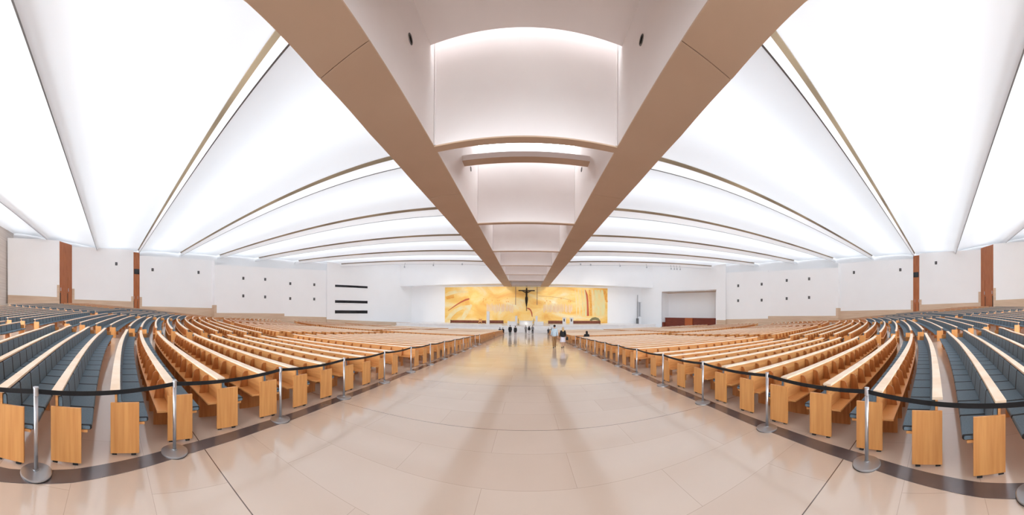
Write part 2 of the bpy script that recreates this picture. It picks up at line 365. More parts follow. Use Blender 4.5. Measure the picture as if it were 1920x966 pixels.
# ---------------------------------------------------------------- front wall with recess, mosaic and platform
m = MB(); m.box(-39.6, 39.6, 76, 76.4, 10.2, 19); m.box(-39.6, 39.6, 76.4, 80.4, 10.2, 10.5)
struct(m.build('wall_fascia', white), 'white wall above the altar recess')
m = MB(); m.box(-45, 45, 80, 80.4, -4, 10.4); struct(m.build('wall_front', white), 'white back wall of the altar recess')
def mosaic():
    m = bpy.data.materials.new('gold_mosaic'); m.use_nodes = True; nt = m.node_tree; b = nt.nodes['Principled BSDF']; L = nt.links.new
    tc = nt.nodes.new('ShaderNodeTexCoord'); mp = nt.nodes.new('ShaderNodeMapping'); mp.inputs['Scale'].default_value = (.09, 1, .16); mp.inputs['Rotation'].default_value = (0, .35, 0)
    nz = nt.nodes.new('ShaderNodeTexNoise'); nz.inputs['Scale'].default_value = 1.2; nz.inputs['Detail'].default_value = 5; nz.inputs['Distortion'].default_value = 1.6
    L(tc.outputs['Object'], mp.inputs[0]); L(mp.outputs[0], nz.inputs['Vector'])
    cr = nt.nodes.new('ShaderNodeValToRGB'); e = cr.color_ramp.elements
    e[0].position = .30; e[0].color = srgb(240, 180, 84); e[1].position = .72; e[1].color = srgb(250, 240, 206)
    x = e.new(.45); x.color = srgb(250, 208, 116); x = e.new(.58); x.color = srgb(252, 222, 150)
    L(nz.outputs['Fac'], cr.inputs[0])
    n2 = nt.nodes.new('ShaderNodeTexNoise'); n2.inputs['Scale'].default_value = 3; n2.inputs['Detail'].default_value = 8; L(tc.outputs['Object'], n2.inputs['Vector'])
    mx = nt.nodes.new('ShaderNodeMix'); mx.data_type = 'RGBA'; mx.blend_type = 'MULTIPLY'; mx.inputs['Factor'].default_value = .35
    r2 = nt.nodes.new('ShaderNodeValToRGB'); r2.color_ramp.elements[0].position = .35; r2.color_ramp.elements[0].color = (1, .82, .55, 1); r2.color_ramp.elements[1].position = .6
    L(n2.outputs['Fac'], r2.inputs[0]); L(cr.outputs[0], mx.inputs[6]); L(r2.outputs[0], mx.inputs[7]); L(mx.outputs[2], b.inputs['Base Color'])
    b.inputs['Roughness'].default_value = .38; b.inputs['Metallic'].default_value = .12
    return m
gold = mosaic(); YM = 79.9
m = MB(); m.box(-25.4, 25.4, YM, YM + .095, -1.6, 9.75); mur = m.build('mosaic_panel', gold)
tag(mur, 'huge golden mosaic panel with pale sweeps on the wall behind the altar', 'mosaic')
def ribbon(name, pts, wid, mt, dy=.03):
    g = MB(); rr = []
    for i, (x, z) in enumerate(pts):
        a = Vector(pts[max(i - 1, 0)]); b = Vector(pts[min(i + 1, len(pts) - 1)]); d = (b - a).normalized(); n = Vector((-d.y, d.x)) * (wid[i] if isinstance(wid, list) else wid)
        rr.append([(x - n.x, YM - dy, z - n.y), (x + n.x, YM - dy, z + n.y), (x + n.x, YM + .02, z + n.y), (x - n.x, YM + .02, z - n.y)])
    g.loft(rr); return g.build(name, mt, mur)
def mx_(px): return CAM[0] + (YM) * math.tan((px - X0) / FPX)
def mz_(px, py): return 1.8 + (H0 - py) / FPX * YM / cos((px - X0) / FPX)
def arc(pl): return [(mx_(a), mz_(a, b)) for a, b in pl]
red_st = mat('red_tesserae', srgb(196, 84, 48), .5); pale_st = mat('pale_tesserae', srgb(246, 234, 190), .5, noise=((.6, .6, .6), srgb(248, 214, 138), 5))
green_st = mat('pale_green_tesserae', srgb(232, 228, 176), .5, noise=((1, 1, .4), srgb(246, 216, 142), 4)); or_st = mat('orange_tesserae', srgb(232, 150, 50), .5, noise=((3, 3, 3), srgb(246, 190, 90), 4))
pink_st = mat('pinkish_tesserae', srgb(244, 206, 160), .5, noise=((1.5, 1.5, .6), srgb(250, 224, 190), 4))
ribbon('red_stroke', arc([(840, 584), (848, 578), (856, 572.5), (864, 567.5), (872, 563.5), (880, 561)]), [.05, .12, .16, .2, .24, .2], red_st)
ribbon('red_stroke', arc([(1097, 543), (1100, 552), (1101.5, 564), (1102, 576), (1102.5, 592)]), [.1, .25, .3, .28, .35], red_st)
ribbon('red_stroke', arc([(988, 578), (992, 579), (995, 582), (997, 587), (998, 594)]), [.12, .2, .2, .18, .1], red_st)
ribbon('pale_sweep', arc([(835.5, 556), (843, 551), (852, 548.5), (864, 547.5), (878, 548.5)]), [.6, .6, .5, .4, .2], pale_st, .01)
ribbon('pale_sweep', arc([(837, 605), (845, 592), (855, 583), (868, 577), (880, 574)]), [.6, .7, .6, .5, .2], pale_st, .012)
ribbon('pale_sweep', arc([(866, 600), (872, 591), (877, 582), (884, 572)]), [.5, .7, .8, .3], pale_st, .014)
for px, wd, mt in ((1080, .22, pale_st), (1086, .3, pale_st), (1092, .35, green_st), (1097.5, .5, green_st), (1107, .5, or_st), (1112, .6, pale_st), (1118, .9, green_st), (1124, 1.1, green_st), (1130, .8, green_st)):
    ribbon('upright_streak', arc([(px - 2, 543), (px, 560), (px + 1, 576), (px + 1, 592)]), [wd * .4, wd * .8, wd * .8, wd * .5], mt, .012 + .0009 * (px - 1078))
ribbon('orange_patch', arc([(836, 560), (844, 558), (851, 556.5)]), [.5, .55, .5], or_st, .02)
ribbon('orange_patch', arc([(1131, 546), (1134, 551), (1136, 560), (1138, 566)]), [.7, .8, .4, .3], or_st, .02)
ribbon('dark_arch', arc([(1106.5, 600.5), (1111, 597.5), (1116, 596.8), (1121, 598), (1124.5, 601)]), [.25, .4, .45, .4, .2], mat('olive_tesserae', srgb(132, 124, 84), .5), .02)
ribbon('thin_arc', arc([(1009, 555), (1030, 556), (1050, 558), (1068, 562), (1079, 566)]), .06, mat('tan_tesserae', srgb(214, 172, 112), .5), .03)
# loose crowds of pale upright dabs either side of the cross, plain and generic
for sx, (x0, x1) in ((-1, (912, 962)), (1, (1019, 1074))):
    n = 17
    for i in range(n):
        px = x0 + (x1 - x0) * (i + .5) / n + random.uniform(-1, 1); top = random.uniform(569, 573); bot = random.uniform(583, 587)
        ribbon('pale_dab', arc([(px, top), (px + .3, (top + bot) / 2), (px, bot)]), [.10, .22, .16], pink_st, .015 + .002 * i)
for i in range(60):
    sx = random.choice((0, 1)); px = random.uniform(905, 960) if sx == 0 else random.uniform(1017, 1072); py = random.uniform(559, 568)
    if i % 3 == 0: ribbon('orange_dab', arc([(px - .8, py), (px + .8, py)]), .14, or_st, .055 + .0015 * i)
# platform and steps
m = MB(); zt = -1.3; nst = 9; z0 = -2.95
for i in range(nst):
    z1 = z0 + .12 + (zt - z0) * (i + 1) / nst - .12 * 1
    m.box(-33 + .0 * i, 33, 58.6 + .42 * i, 80, z1 - (zt - z0) / nst - .3, z1)
struct(m.build('floor_platform', marble), 'white marble altar platform with steps')
m = MB(); m.box(-33, -5.6, 61.6, 61.75, zt, zt + .35); m.box(5.6, 33, 61.6, 61.75, zt, zt + .35)
struct(m.build('trim_3', marble), 'low white kerb along the platform')
def wx(px, y): return CAM[0] + y * math.tan((px - X0) / FPX)
def wz(px, py, y): return 1.8 + (H0 - py) / FPX * y / cos((px - X0) / FPX)
# altar
t = empty('altar', (0, 68, zt), 'white marble altar table on the platform below the dark crucifix', 'altar')
g = MB(); g.box(wx(973, 68), wx(1000, 68), 67.3, 68.7, zt + .95, zt + 1.1); local(g.build('table_top', marble, t, bevel=.02))
g = MB(); g.box(wx(974.5, 68), wx(998.5, 68), 67.5, 68.5, zt, zt + .95); local(g.build('base', marble, t))
for a, b, l in ((966, 970, 'left'), (1004, 1008, 'right')):
    g = MB(); g.box(wx(a, 69), wx(b, 69), 68.7, 69.2, zt, wz(a, 592.5, 69)); g.box(wx(a, 69) - .06, wx(b, 69) + .06, 68.64, 69.26, zt, zt + .25)
    tag(g.build('pillar', marble, bevel=.02), 'slim white marble pillar to the %s of the altar' % l, 'pillar', 'pillars flanking the altar')
for a, b, l in ((952, 969, 'left'), (1002, 1019, 'right')):
    g = MB(); g.box(wx(a, 66), wx(b, 66), 65.6, 66.2, zt, wz(a, 603, 66)); g.box(wx(a, 66) - .03, wx(a, 66) + .4, 65.5, 66.3, zt, wz(a, 602.3, 66))
    tag(g.build('lectern', marble, bevel=.02), 'low white marble block at the %s of the altar steps' % l, 'altar block')
for px, l in ((972, 'left'), (1001, 'right')):
    g = MB(); g.lathe((wx(px, 67), 67, zt), [(.2, 0), (.2, .04), (.05, .08), (.04, 1.0), (.1, 1.05), (.09, 1.1), (.05, 1.12), (.05, 1.65), (.01, 1.68)], 12)
    tag(g.build('candlestick', bronze), 'dark standing candlestick at the %s end of the altar' % l, 'candlestick', 'candlesticks beside the altar')
# altar lamp
t = empty('altar_lamp', (wx(986.5, 66.9), 66.9, zt), 'small bright lamp in front of the white altar', 'lamp')
g = MB(); g.lathe((0, 0, 0), [(.12, 0), (.1, .1), (.03, .12), (.03, .3)], 12); g.build('stand', steel, t)
g = MB(); g.ball((0, 0, .42), .13, .13, .13); g.build('lamp_shade', lampglow, t, True)
# ambo / tall white stand on the left, two framed white stands on the right
g = MB(); g.box(wx(912.5, 66), wx(918, 66), 65.8, 66.2, zt, wz(915, 584.5, 66)); g.box(wx(911.8, 66), wx(918.7, 66), 65.6, 66.3, zt, zt + .3)
tag(g.build('column_stand', marble, bevel=.03), 'tall slim white column standing between the left red-brown benches', 'column')
for px, l in ((1058, 'nearer the altar'), (1071.5, 'farther from the altar')):
    t = empty('lectern_stand', (wx(px, 66), 66, zt), 'upright white panel stand right of the altar, %s' % l, 'stand', 'white stands right of the altar')
    g = MB(); g.box(-.45, .45, -.1, .1, 0, 2.0); g.build('panel', marble, t, bevel=.02)
    g = MB(); g.box(-.16, .12, -.14, -.1, 1.0, 1.7); g.build('opening', dark, t)
# long clergy benches
def bench(a, b, y, l):
    x0, x1 = wx(a, y), wx(b, y); xm = (x0 + x1) / 2
    t = empty('clergy_bench', (xm, y, zt), l, 'bench', 'red-brown benches along the mosaic')
    W = (x1 - x0) / 2
    g = MB(); g.box(-W, W, .25, .35, .1, wz(a, 601.2, y) - zt); g.build('backrest', bench_m, t)
    g = MB(); g.box(-W, W, -.25, .25, .38, .46); g.build('seat', bench_m, t)
    for q in (-W, W - .1):
        g = MB(); g.box(q, q + .1, -.3, .35, 0, .95); g.build('end_panel', bench_m, t)
bench(845, 911, 74, 'long red-brown bench before the left half of the mosaic'); bench(918.5, 944, 74, 'short red-brown bench between white column and left pillar')
bench(1028, 1056, 74, 'short red-brown bench right of the altar'); bench(1074, 1125.5, 74, 'long red-brown bench before the right half of the mosaic')
t = empty('presider_chair', (wx(900.5, 73), 73, zt), 'ornate wooden chair standing out from the left bench', 'chair')
for sx in (-1, 1):
    for sy in (-.3, .3):
        g = MB(); g.box(sx * .4 - .05, sx * .4 + .05, sy - .05, sy + .05, 0, .5 if sy < 0 else 1.45); g.build('leg', oak_v, t)
g = MB(); g.box(-.42, .42, -.33, .33, .45, .55); g.build('seat', oak, t); g = MB(); g.box(-.38, .38, .27, .34, .55, 1.3); g.build('backrest', oak, t)
# hanging line speakers beside the cross
for px, l in ((966.7, 'left'), (1006.8, 'right')):
    x = wx(px, 77); t = empty('line_speaker', (x, 77, wz(px, 572, 77)), 'slim brownish hanging loudspeaker column to the %s of the crucifix' % l, 'loudspeaker', 'line speakers beside the crucifix')
    H = wz(px, 538.5, 77) - t.location.z
    g = MB(); g.box(-.09, .09, -.1, .1, 0, H); g.build('cabinet', mat('brown_metal', srgb(150, 112, 92), .5), t)
    g = MB(); g.tube((0, 0, H), (0, 0, 10.25 - t.location.z), .02); g.build('cable', grey_rail, t)
# crucifix: bar, post and figure
def skin_mesh(name, verts, edges, radii, mt, parent=None, sub=1, root=0):
    me = bpy.data.meshes.new(name); me.from_pydata(verts, edges, []); me.update(); me.materials.append(mt)
    o = bpy.data.objects.new(name, me); COL.objects.link(o)
    if parent: o.parent = parent
    sm = o.modifiers.new('skin', 'SKIN'); sm.use_smooth_shade = True
    if not me.skin_vertices: me.attributes  # layer is added with the modifier
    lay = me.skin_vertices[0].data if me.skin_vertices else None
    if lay is not None:
        for i, r in enumerate(radii):
            lay[i].radius = (r, r) if not isinstance(r, tuple) else r
            lay[i].use_root = (i == root)
    if sub: ss = o.modifiers.new('sub', 'SUBSURF'); ss.levels = sub; ss.render_levels = sub
    return o
def ensure_skin(me):
    pass
yc = 77.6
t = empty('crucifix', (0.1, yc, 3.6), 'large dark bronze crucifix hanging before the golden mosaic', 'crucifix')
g = MB(); g.box(-2.4, 2.4, .0, .12, 4.62, 4.92); g.build('crossbar', bronze, t)
g = MB(); g.box(-.1, .1, .02, .1, -1.2, 5.3); g.build('post', bronze, t)
for sx in (-.12, .12):
    g = MB(); g.tube((sx, .06, 5.2), (sx, .06, 6.62), .03); g.build('cable', black, t)
V = [(0, -.15, 2.7), (0, -.18, 3.3), (0, -.18, 3.9), (0, -.16, 4.35), (0, -.24, 4.75), (0, -.3, 5.1),
     (-.45, -.15, 4.25), (-1.15, -.12, 4.62), (-1.85, -.08, 4.74), (-2.12, -.08, 4.76), (.45, -.15, 4.25), (1.15, -.12, 4.62), (1.85, -.08, 4.74), (2.12, -.08, 4.76),
     (-.2, -.15, 2.5), (-.24, -.3, 1.5), (-.1, -.15, .5), (-.08, -.3, .1), (.2, -.15, 2.5), (.2, -.3, 1.5), (.08, -.15, .5), (.06, -.3, .1)]
Ed = [(0, 1), (1, 2), (2, 3), (3, 4), (4, 5), (3, 6), (6, 7), (7, 8), (8, 9), (3, 10), (10, 11), (11, 12), (12, 13), (0, 14), (14, 15), (15, 16), (16, 17), (0, 18), (18, 19), (19, 20), (20, 21)]
Rd = [.3, .26, .33, .2, .16, .2, .15, .1, .07, .07, .15, .1, .07, .07, .2, .15, .1, .07, .2, .15, .1, .07]
skin_mesh('figure', V, Ed, Rd, bronze, t)
g = MB(); g.ball((0, -.3, 5.2), .26, .26, .3); g.build('head', bronze, t, True)
g = MB(); g.loft([[(r * cos(2 * pi * j / 14), -.15 + r * .8 * sin(2 * pi * j / 14), z) for j in range(14)] for r, z in ((.33, 2.9), (.42, 2.5), (.40, 1.9), (.36, 1.75))]); g.build('loincloth', bronze, t, True)
# grille and pole on the white wall right of the mosaic
t = empty('wall_grille', (wx(1203.5, 79.8), 79.8, wz(1203.5, 592, 79.8)), 'white slatted grille on the recess wall right of the mosaic', 'grille')
Wd = (wx(1212, 79.8) - wx(1197, 79.8)); Hd = wz(1203, 566, 79.8) - t.location.z
for i in range(6):
    g = MB(); x = -Wd / 2 + Wd * i / 5; g.box(x - .12, x + .12, -.12, .1, 0, Hd); g.build('slat', mat('pale_grey_slat', srgb(176, 176, 180), .6) if i % 2 else white, t)
g = MB(); g.box(-Wd / 2 - .2, Wd / 2 + .2, .05, .12, -.1, Hd + .1); g.build('backing', mat('grey_backing', srgb(196, 196, 198), .6), t)
g = MB(); x = wx(1195.5, 79.5); g.tube((x, 79.5, -1), (x, 79.5, wz(1195, 552, 79.5)), .09); g.box(x - .3, x + .3, 79.2, 79.9, -3, wz(1195, 596, 79.5))
tag(g.build('pole', grey_rail), 'thin grey pole on a grey box beside the white grille', 'pole')
# niche: wooden organ-like stalls
N0, N1, n, d, ztop = NICHE
ang = math.atan2(d.y, d.x); Lg = (N1 - N0).length
t = empty('choir_stall', (N0.x, N0.y, F(N0.x, N0.y) - .3), 'red-brown wooden choir stall inside the recess of the right front wall', 'choir stall'); t.rotation_euler.z = ang
topz = hit(1300, 597, N0 + n * 2, N1 + n * 2).z - t.location.z
sg = 1 if Vector((-sin(ang), cos(ang))).dot(n) > 0 else -1
stall = mat('dark_red_wood', srgb(128, 52, 28), .45, noise=((.6, 2, 14), srgb(96, 36, 20), 2))
def nb2(x0, x1, y0, y1, z0, z1, nm, mt): g = MB(); a, b = sorted((sg * y0, sg * y1)); g.box(x0, x1, a, b, z0, z1); return g.build(nm, mt, t)
nb2(.7, Lg * .43, .9, 1.1, 0, topz, 'front_panel', stall); nb2(Lg * .57, Lg - .1, .9, 1.1, 0, topz, 'front_panel', stall)
nb2(Lg * .43, Lg * .57, .6, 1.1, 0, topz + .05, 'console', mat('orange_wood', srgb(176, 88, 40), .45)); nb2(.5, Lg - .1, .85, 1.3, topz, topz + .12, 'ledge', stall)
nb2(.6, Lg - .15, 1.3, 2.0, 0, topz * .6, 'seat', stall)
nb2(0, .7, .2, 1.1, 0, topz * .6, 'end_panel', stall)

# ---------------------------------------------------------------- central beams and skylight shaft
BZ = 9.5; BI = 4.14
OUT = [(-22, 5.35), (0, 5.45), (3.2, 5.66), (6, 6.05), (9.4, 6.3), (14, 6.4), (76, 6.4)]
WALLS = [1.15 + 10.31 * i for i in range(-1, 8)]
WALLS = [-9.2, 1.1, 11.46, 22.3, 32.6, 42.6, 52.6, 62.9, 73.0]
for s, side in ((-1, 'left'), (1, 'right')):
    m = MB(); rings = [[(s * a, y, z) for a, z in ((BI, BZ), (interp(OUT, y), BZ), (interp(OUT, y), 16.0), (BI, 16.0))] for y, _ in OUT]
    m.loft(rings); o = struct(m.build('ceiling_beam', shaftw), 'long beam on the %s of the central skylight shaft' % side)
    cuts = [-22, -14.5, -4.2, 6.15, 16.45, 26.75, 37, 47.3, 57.6, 67.9, 76]
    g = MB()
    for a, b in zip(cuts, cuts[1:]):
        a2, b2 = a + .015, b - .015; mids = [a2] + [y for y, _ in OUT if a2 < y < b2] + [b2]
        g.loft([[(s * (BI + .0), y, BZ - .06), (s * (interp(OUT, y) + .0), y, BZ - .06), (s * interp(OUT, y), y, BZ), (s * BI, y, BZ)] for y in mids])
    g.build('soffit', tan, o)  # underside tinted tan to carry the warm bounce from the floor
    # small round vents on the inner face
    for y, z in ((8.83, 11.9), (19.4, 12.6), (29.5, 12.6)):
        g = MB(); r = .17; g.loft([[(s * (BI - dx), y + rr * cos(2 * pi * j / 20), z + rr * sin(2 * pi * j / 20)) for j in range(20)] for dx, rr in ((-.02, r), (.03, r), (.03, r * .8), (.0, r * .78))])
        g.build('vent', grey_rail, o, False)
for i, y in enumerate(WALLS):
    m = MB(); m.box(-BI, BI, y, y + .4, BZ, 16.4)
    o = struct(m.build('ceiling_crosswall', shaftw), 'pale wall across the skylight shaft')
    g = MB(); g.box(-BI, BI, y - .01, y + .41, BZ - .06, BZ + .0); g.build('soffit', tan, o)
    if i >= 2:
        g = MB()
        for xx in (-BI + .02, BI - .07): g.box(xx, xx + .05, y - .06, y, BZ, 16)
        g.build('edge_strip', shaftw, o)
    if i >= 3:
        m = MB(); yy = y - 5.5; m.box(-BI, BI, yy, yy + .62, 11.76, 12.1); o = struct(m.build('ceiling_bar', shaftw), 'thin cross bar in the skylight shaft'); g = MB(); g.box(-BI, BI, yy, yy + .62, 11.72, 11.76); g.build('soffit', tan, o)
m = MB(); m.box(-BI, BI, 1.5, 10.9, 13.6, 13.8); m.box(-BI, BI, -8.8, .6, 13.6, 13.8); struct(m.build('ceiling_shaft', shaftw), 'flat pale ceiling slab in the shaft overhead')
for i, (a, b) in enumerate(zip(WALLS[:-1], WALLS[1:-1])):
    m = MB(); m.box(-BI, BI, (b - 1.3), b, 16.1, 16.15)
    struct(m.build('window_%d' % (14 + i), shaftlight), 'skylight over the central shaft')
m = MB(); m.box(-6.5, 6.5, -22, 76, 16.3, 16.5); struct(m.build('ceiling_roof', shaftw), 'roof slab over the shaft')

# ---------------------------------------------------------------- fabric ceiling bays
RIBS = [-22.0, -13.4, -3.3, 6.44, 17.04, 27.2, 37.4, 47.5, 57.6]
def CZ(lat, y): return 11.75 + .0605 * lat + max(0, -(y + 2)) * .16
PROF = [(0, 0), (.06, .3), (.3, .62), (.8, .86), (1.6, 1.0), (3, 1.1), (5.5, 1.14), (8, 1.06), (1e9, .92)]
for s, side in ((-1, 'left'), (1, 'right')):
    for k, ya in enumerate(RIBS):
        last = k == len(RIBS) - 1
        yb = 76.2 if last else RIBS[k + 1]
        m = MB(); lats = [5.3 + (65.5 - 5.3) * i / 34 for i in range(35)]
        prof = [(ya + t, z) for t, z in PROF[:-1] if ya + t < yb - .6] + [(yb - .25, .90)]
        if last: prof = [(ya, 0), (ya + .06, .6), (ya + .4, 1.6), (ya + 1.2, 2.6), (ya + 3, 3.3), (ya + 8, 3.6), (yb, 3.7)]
        def lim(y): return max(_l(y), 43) if y > 50 else _l(y)
        def _l(y): return max(7, sqrt(max(0, 65.6 ** 2 - (y - 16) ** 2)) if abs(y - 16) < 65.6 else 7)
        rows = [[(s * min(l, lim(min(y, 75))), y, CZ(min(l, lim(min(y, 75))), y) + z) for l in lats] for y, z in prof]
        nL = len(lats); m.add([p for r in rows for p in r], [(a * nL + b, a * nL + b + 1, (a + 1) * nL + b + 1, (a + 1) * nL + b) for a in range(len(rows) - 1) for b in range(nL - 1)])
        struct(m.build('ceiling', fab, smooth=True), 'luminous white fabric ceiling bay')
        # rooflight above the fabric
        m = MB(); zz = 3.2 if last else 0
        y0, y1 = ya + (3.2 if last else 2.5), (yb - 3 if last else yb - 3.0); n = 24
        l1 = lim(max(abs(y0 - 16), abs(y1 - 16)) + 16) - 1.5
        rr = [[(s * l, y0, CZ(l, y0) + 2.9 + zz), (s * l, y1, CZ(l, y0) + 2.9 + zz)] for l in [7 + (l1 - 7) * i / n for i in range(n + 1)]]
        m.loft(rr, closed=False, caps=False); struct(m.build('window_%d' % (30 + k + (20 if s > 0 else 0)), rooflight), 'rooflight above the fabric ceiling')
        # rib face
        if k > 0:
            m = MB(); l2 = lim(ya) - 2.2; LL = [5.3 + (l2 - 5.3) * i / 24 for i in range(25)]
            m.loft([[(s * l, ya - .06, CZ(l, ya) - .01), (s * l, ya + .0, CZ(l, ya) - .01), (s * l, ya + .0, CZ(l, ya) + .70), (s * l, ya - .06, CZ(l, ya) + .70)] for l in LL])
            o = struct(m.build('ceiling_rib', white), 'white rib across the ceiling')
            g = MB(); g.loft([[(s * l, ya - .24, CZ(l, ya) + .86), (s * l, ya - .03, CZ(l, ya) + .70), (s * l, ya + .02, CZ(l, ya) + .70), (s * l, ya + .02, CZ(l, ya) + .96), (s * l, ya - .24, CZ(l, ya) + .96)] for l in LL]); g.build('slot', brownline, o)
            g = MB(); g.loft([[(s * l, ya - .065, CZ(l, ya) - .02), (s * l, ya + .01, CZ(l, ya) - .02), (s * l, ya + .01, CZ(l, ya) + .0), (s * l, ya - .065, CZ(l, ya) + .0)] for l in LL]); g.build('lower_edge', grey_rail, o)
m = MB(); N = 60
rim = [(-66, -22), (66, -22), (66, 60), (46, 81), (-46, 81), (-66, 60)]
m.loft([[(x, y, 21.6) for x, y in rim], [(x, y, 21.9) for x, y in rim]]); struct(m.build('ceiling_outer_roof', white), 'roof over the hall')

# spotlights hanging under the last rib
spots = [(758, 502), (812, 498.5), (866, 496.5), (1088, 495), (1107, 496), (1162, 497.5), (1212, 500), (1258, 502.5), (1264, 503), (1269, 503), (1275, 503.5)]
for i, (px, py) in enumerate(spots):
    y = 57.0; x = wx(px, y); z = wz(px, py, y)
    lab = 'small ceiling spotlight under the last rib, %s from the left' % (ORD[i]) if i < 7 else 'small ceiling spotlight in the cluster of four at the right, %s from the left' % ORD[i - 7]
    t = empty('spotlight', (x, y, z), lab, 'spotlight', 'spotlights under the last ceiling rib')
    g = MB(); g.lathe((0, 0, -.18), [(.12, 0), (.14, .05), (.14, .3), (.05, .36)], 12); g.build('housing', steel_b, t)
    g = MB(); g.tube((0, 0, .15), (0, .3, CZ(abs(x), 57) + .3 - z), .03); g.build('arm', grey_rail, t)
# real light from these spotlights on the altar wall
for x in (-21, -9, 9, 21):
    l = bpy.data.lights.new('altar_spot', 'SPOT'); l.energy = 3000; l.spot_size = R(62); l.spot_blend = .9; l.shadow_soft_size = .4; l.color = (1, .93, .82)
    o = bpy.data.objects.new('altar_spot', l); COL.objects.link(o); o.location = (x, 57.4, 10.9)
    o.rotation_euler = (Vector((x * 1.0, 79.9, 3.0)) - o.location).to_track_quat('-Z', 'Y').to_euler()

# ---------------------------------------------------------------- pews
class Row:
    """a gently curved row; lat -> point on the floor, v = metres towards the altar"""
    def __init__(s, y0, side, warp=0): s.R = YC - y0; s.side = side; s.warp = warp; s.y0 = y0
    def pt(s, lat, v=0):
        a = math.asin(min(.95, lat / s.R)); wp = s.warp * max(0, 1 - max(0, lat - 2.8) / 11.0) ** 1.15
        y = YC - s.R * cos(a) + wp
        dx, dy = -sin(a), cos(a)
        return lat + v * dx, y + v * dy
    def P(s, lat, v, z, o):
        x, y = s.pt(lat, v); xb, yb = s.pt(lat, .1)
        return (s.side * x - o[0], y - o[1], F(xb, yb) + z - o[2])
def sweep(mb, row, a, b, prof, o, step=.6, mi=0):
    n = max(1, int(round((b - a) / step)))
    mb.loft([[row.P(a + (b - a) * i / n, v, z, o) for v, z in prof] for i in range(n + 1)], mi=mi)
def rect(v0, v1, z0, z1): return [(v0, z0), (v1, z0), (v1, z1), (v0, z1)]
RAILP = rect(-.075, .05, .80, .83); BACKP = [(-.012, .36), (.018, .36), (.012, .80), (-.018, .80)]
SEATP = rect(-.0, .36, .375, .405); SHELFP = rect(-.215, -.012, .415, .44)
def soft(v0, v1, z0, z1, r=.012): return [(v0, z0 + r), (v0 + r, z0), (v1 - r, z0), (v1, z0 + r), (v1, z1 - r), (v1 - r, z1), (v0 + r, z1), (v0, z1 - r)]
SC = soft(.06, .41, .405, .462); 
BC = [(.018, .455), (.03, .445), (.075, .455), (.085, .48), (.062, .76), (.05, .78), (.022, .775), (.014, .75)]
CW = .56
def shrink(pr, k):
    cv = sum(p[0] for p in pr) / len(pr); cz = sum(p[1] for p in pr) / len(pr)
    return [(cv + (v - cv) * (1 - .25 * k) if False else v + (cv - v) * k * .12, z + (cz - z) * k * (.28 if len(pr) == 8 and abs(pr[0][1] - pr[4][1]) < .1 else .02)) for v, z in pr]
def pillow(mb, row, a, b, pr, o):
    # one cushion: dark piped edges, slate body
    st = [(a + .001, 1, 1), (a + .010, .3, 1), (a + .026, .0, 0), (a + (b - a) * .5, -.08, 0), (b - .022, 0, 0), (b - .010, .3, 1), (b - .001, 1, 1)]
    rings = [[row.P(l, v, z, o) for v, z in shrink(pr, k)] for l, k, _ in st]
    n = len(pr); off = len(mb.v); mb.loft(rings)
    for i in range(len(st) - 1):
        dk = 1 if (i < 2 or i >= len(st) - 3) else 0
        for j in range(n): mb.mi[len(mb.mi) - 2 - (len(st) - 1) * n + i * n + j] = dk
def quilt(mb, row, a, W, n_, pr, o):
    rings = []; flags = []
    for i in range(n_):
        l = a + i * W
        for d, k, dk in ((0, 1.2, 1), (.028, .1, 0), (W - .028, .1, 1)):
            rings.append([row.P(l + d, v, z, o) for v, z in shrink(pr, k)]); flags.append(dk)
    rings.append([row.P(a + n_ * W, v, z, o) for v, z in shrink(pr, 1.2)])
    n = len(pr); m0 = len(mb.mi); mb.loft(rings)
    for i in range(len(rings) - 1):
        for j in range(n): mb.mi[m0 + i * n + j] = flags[i]
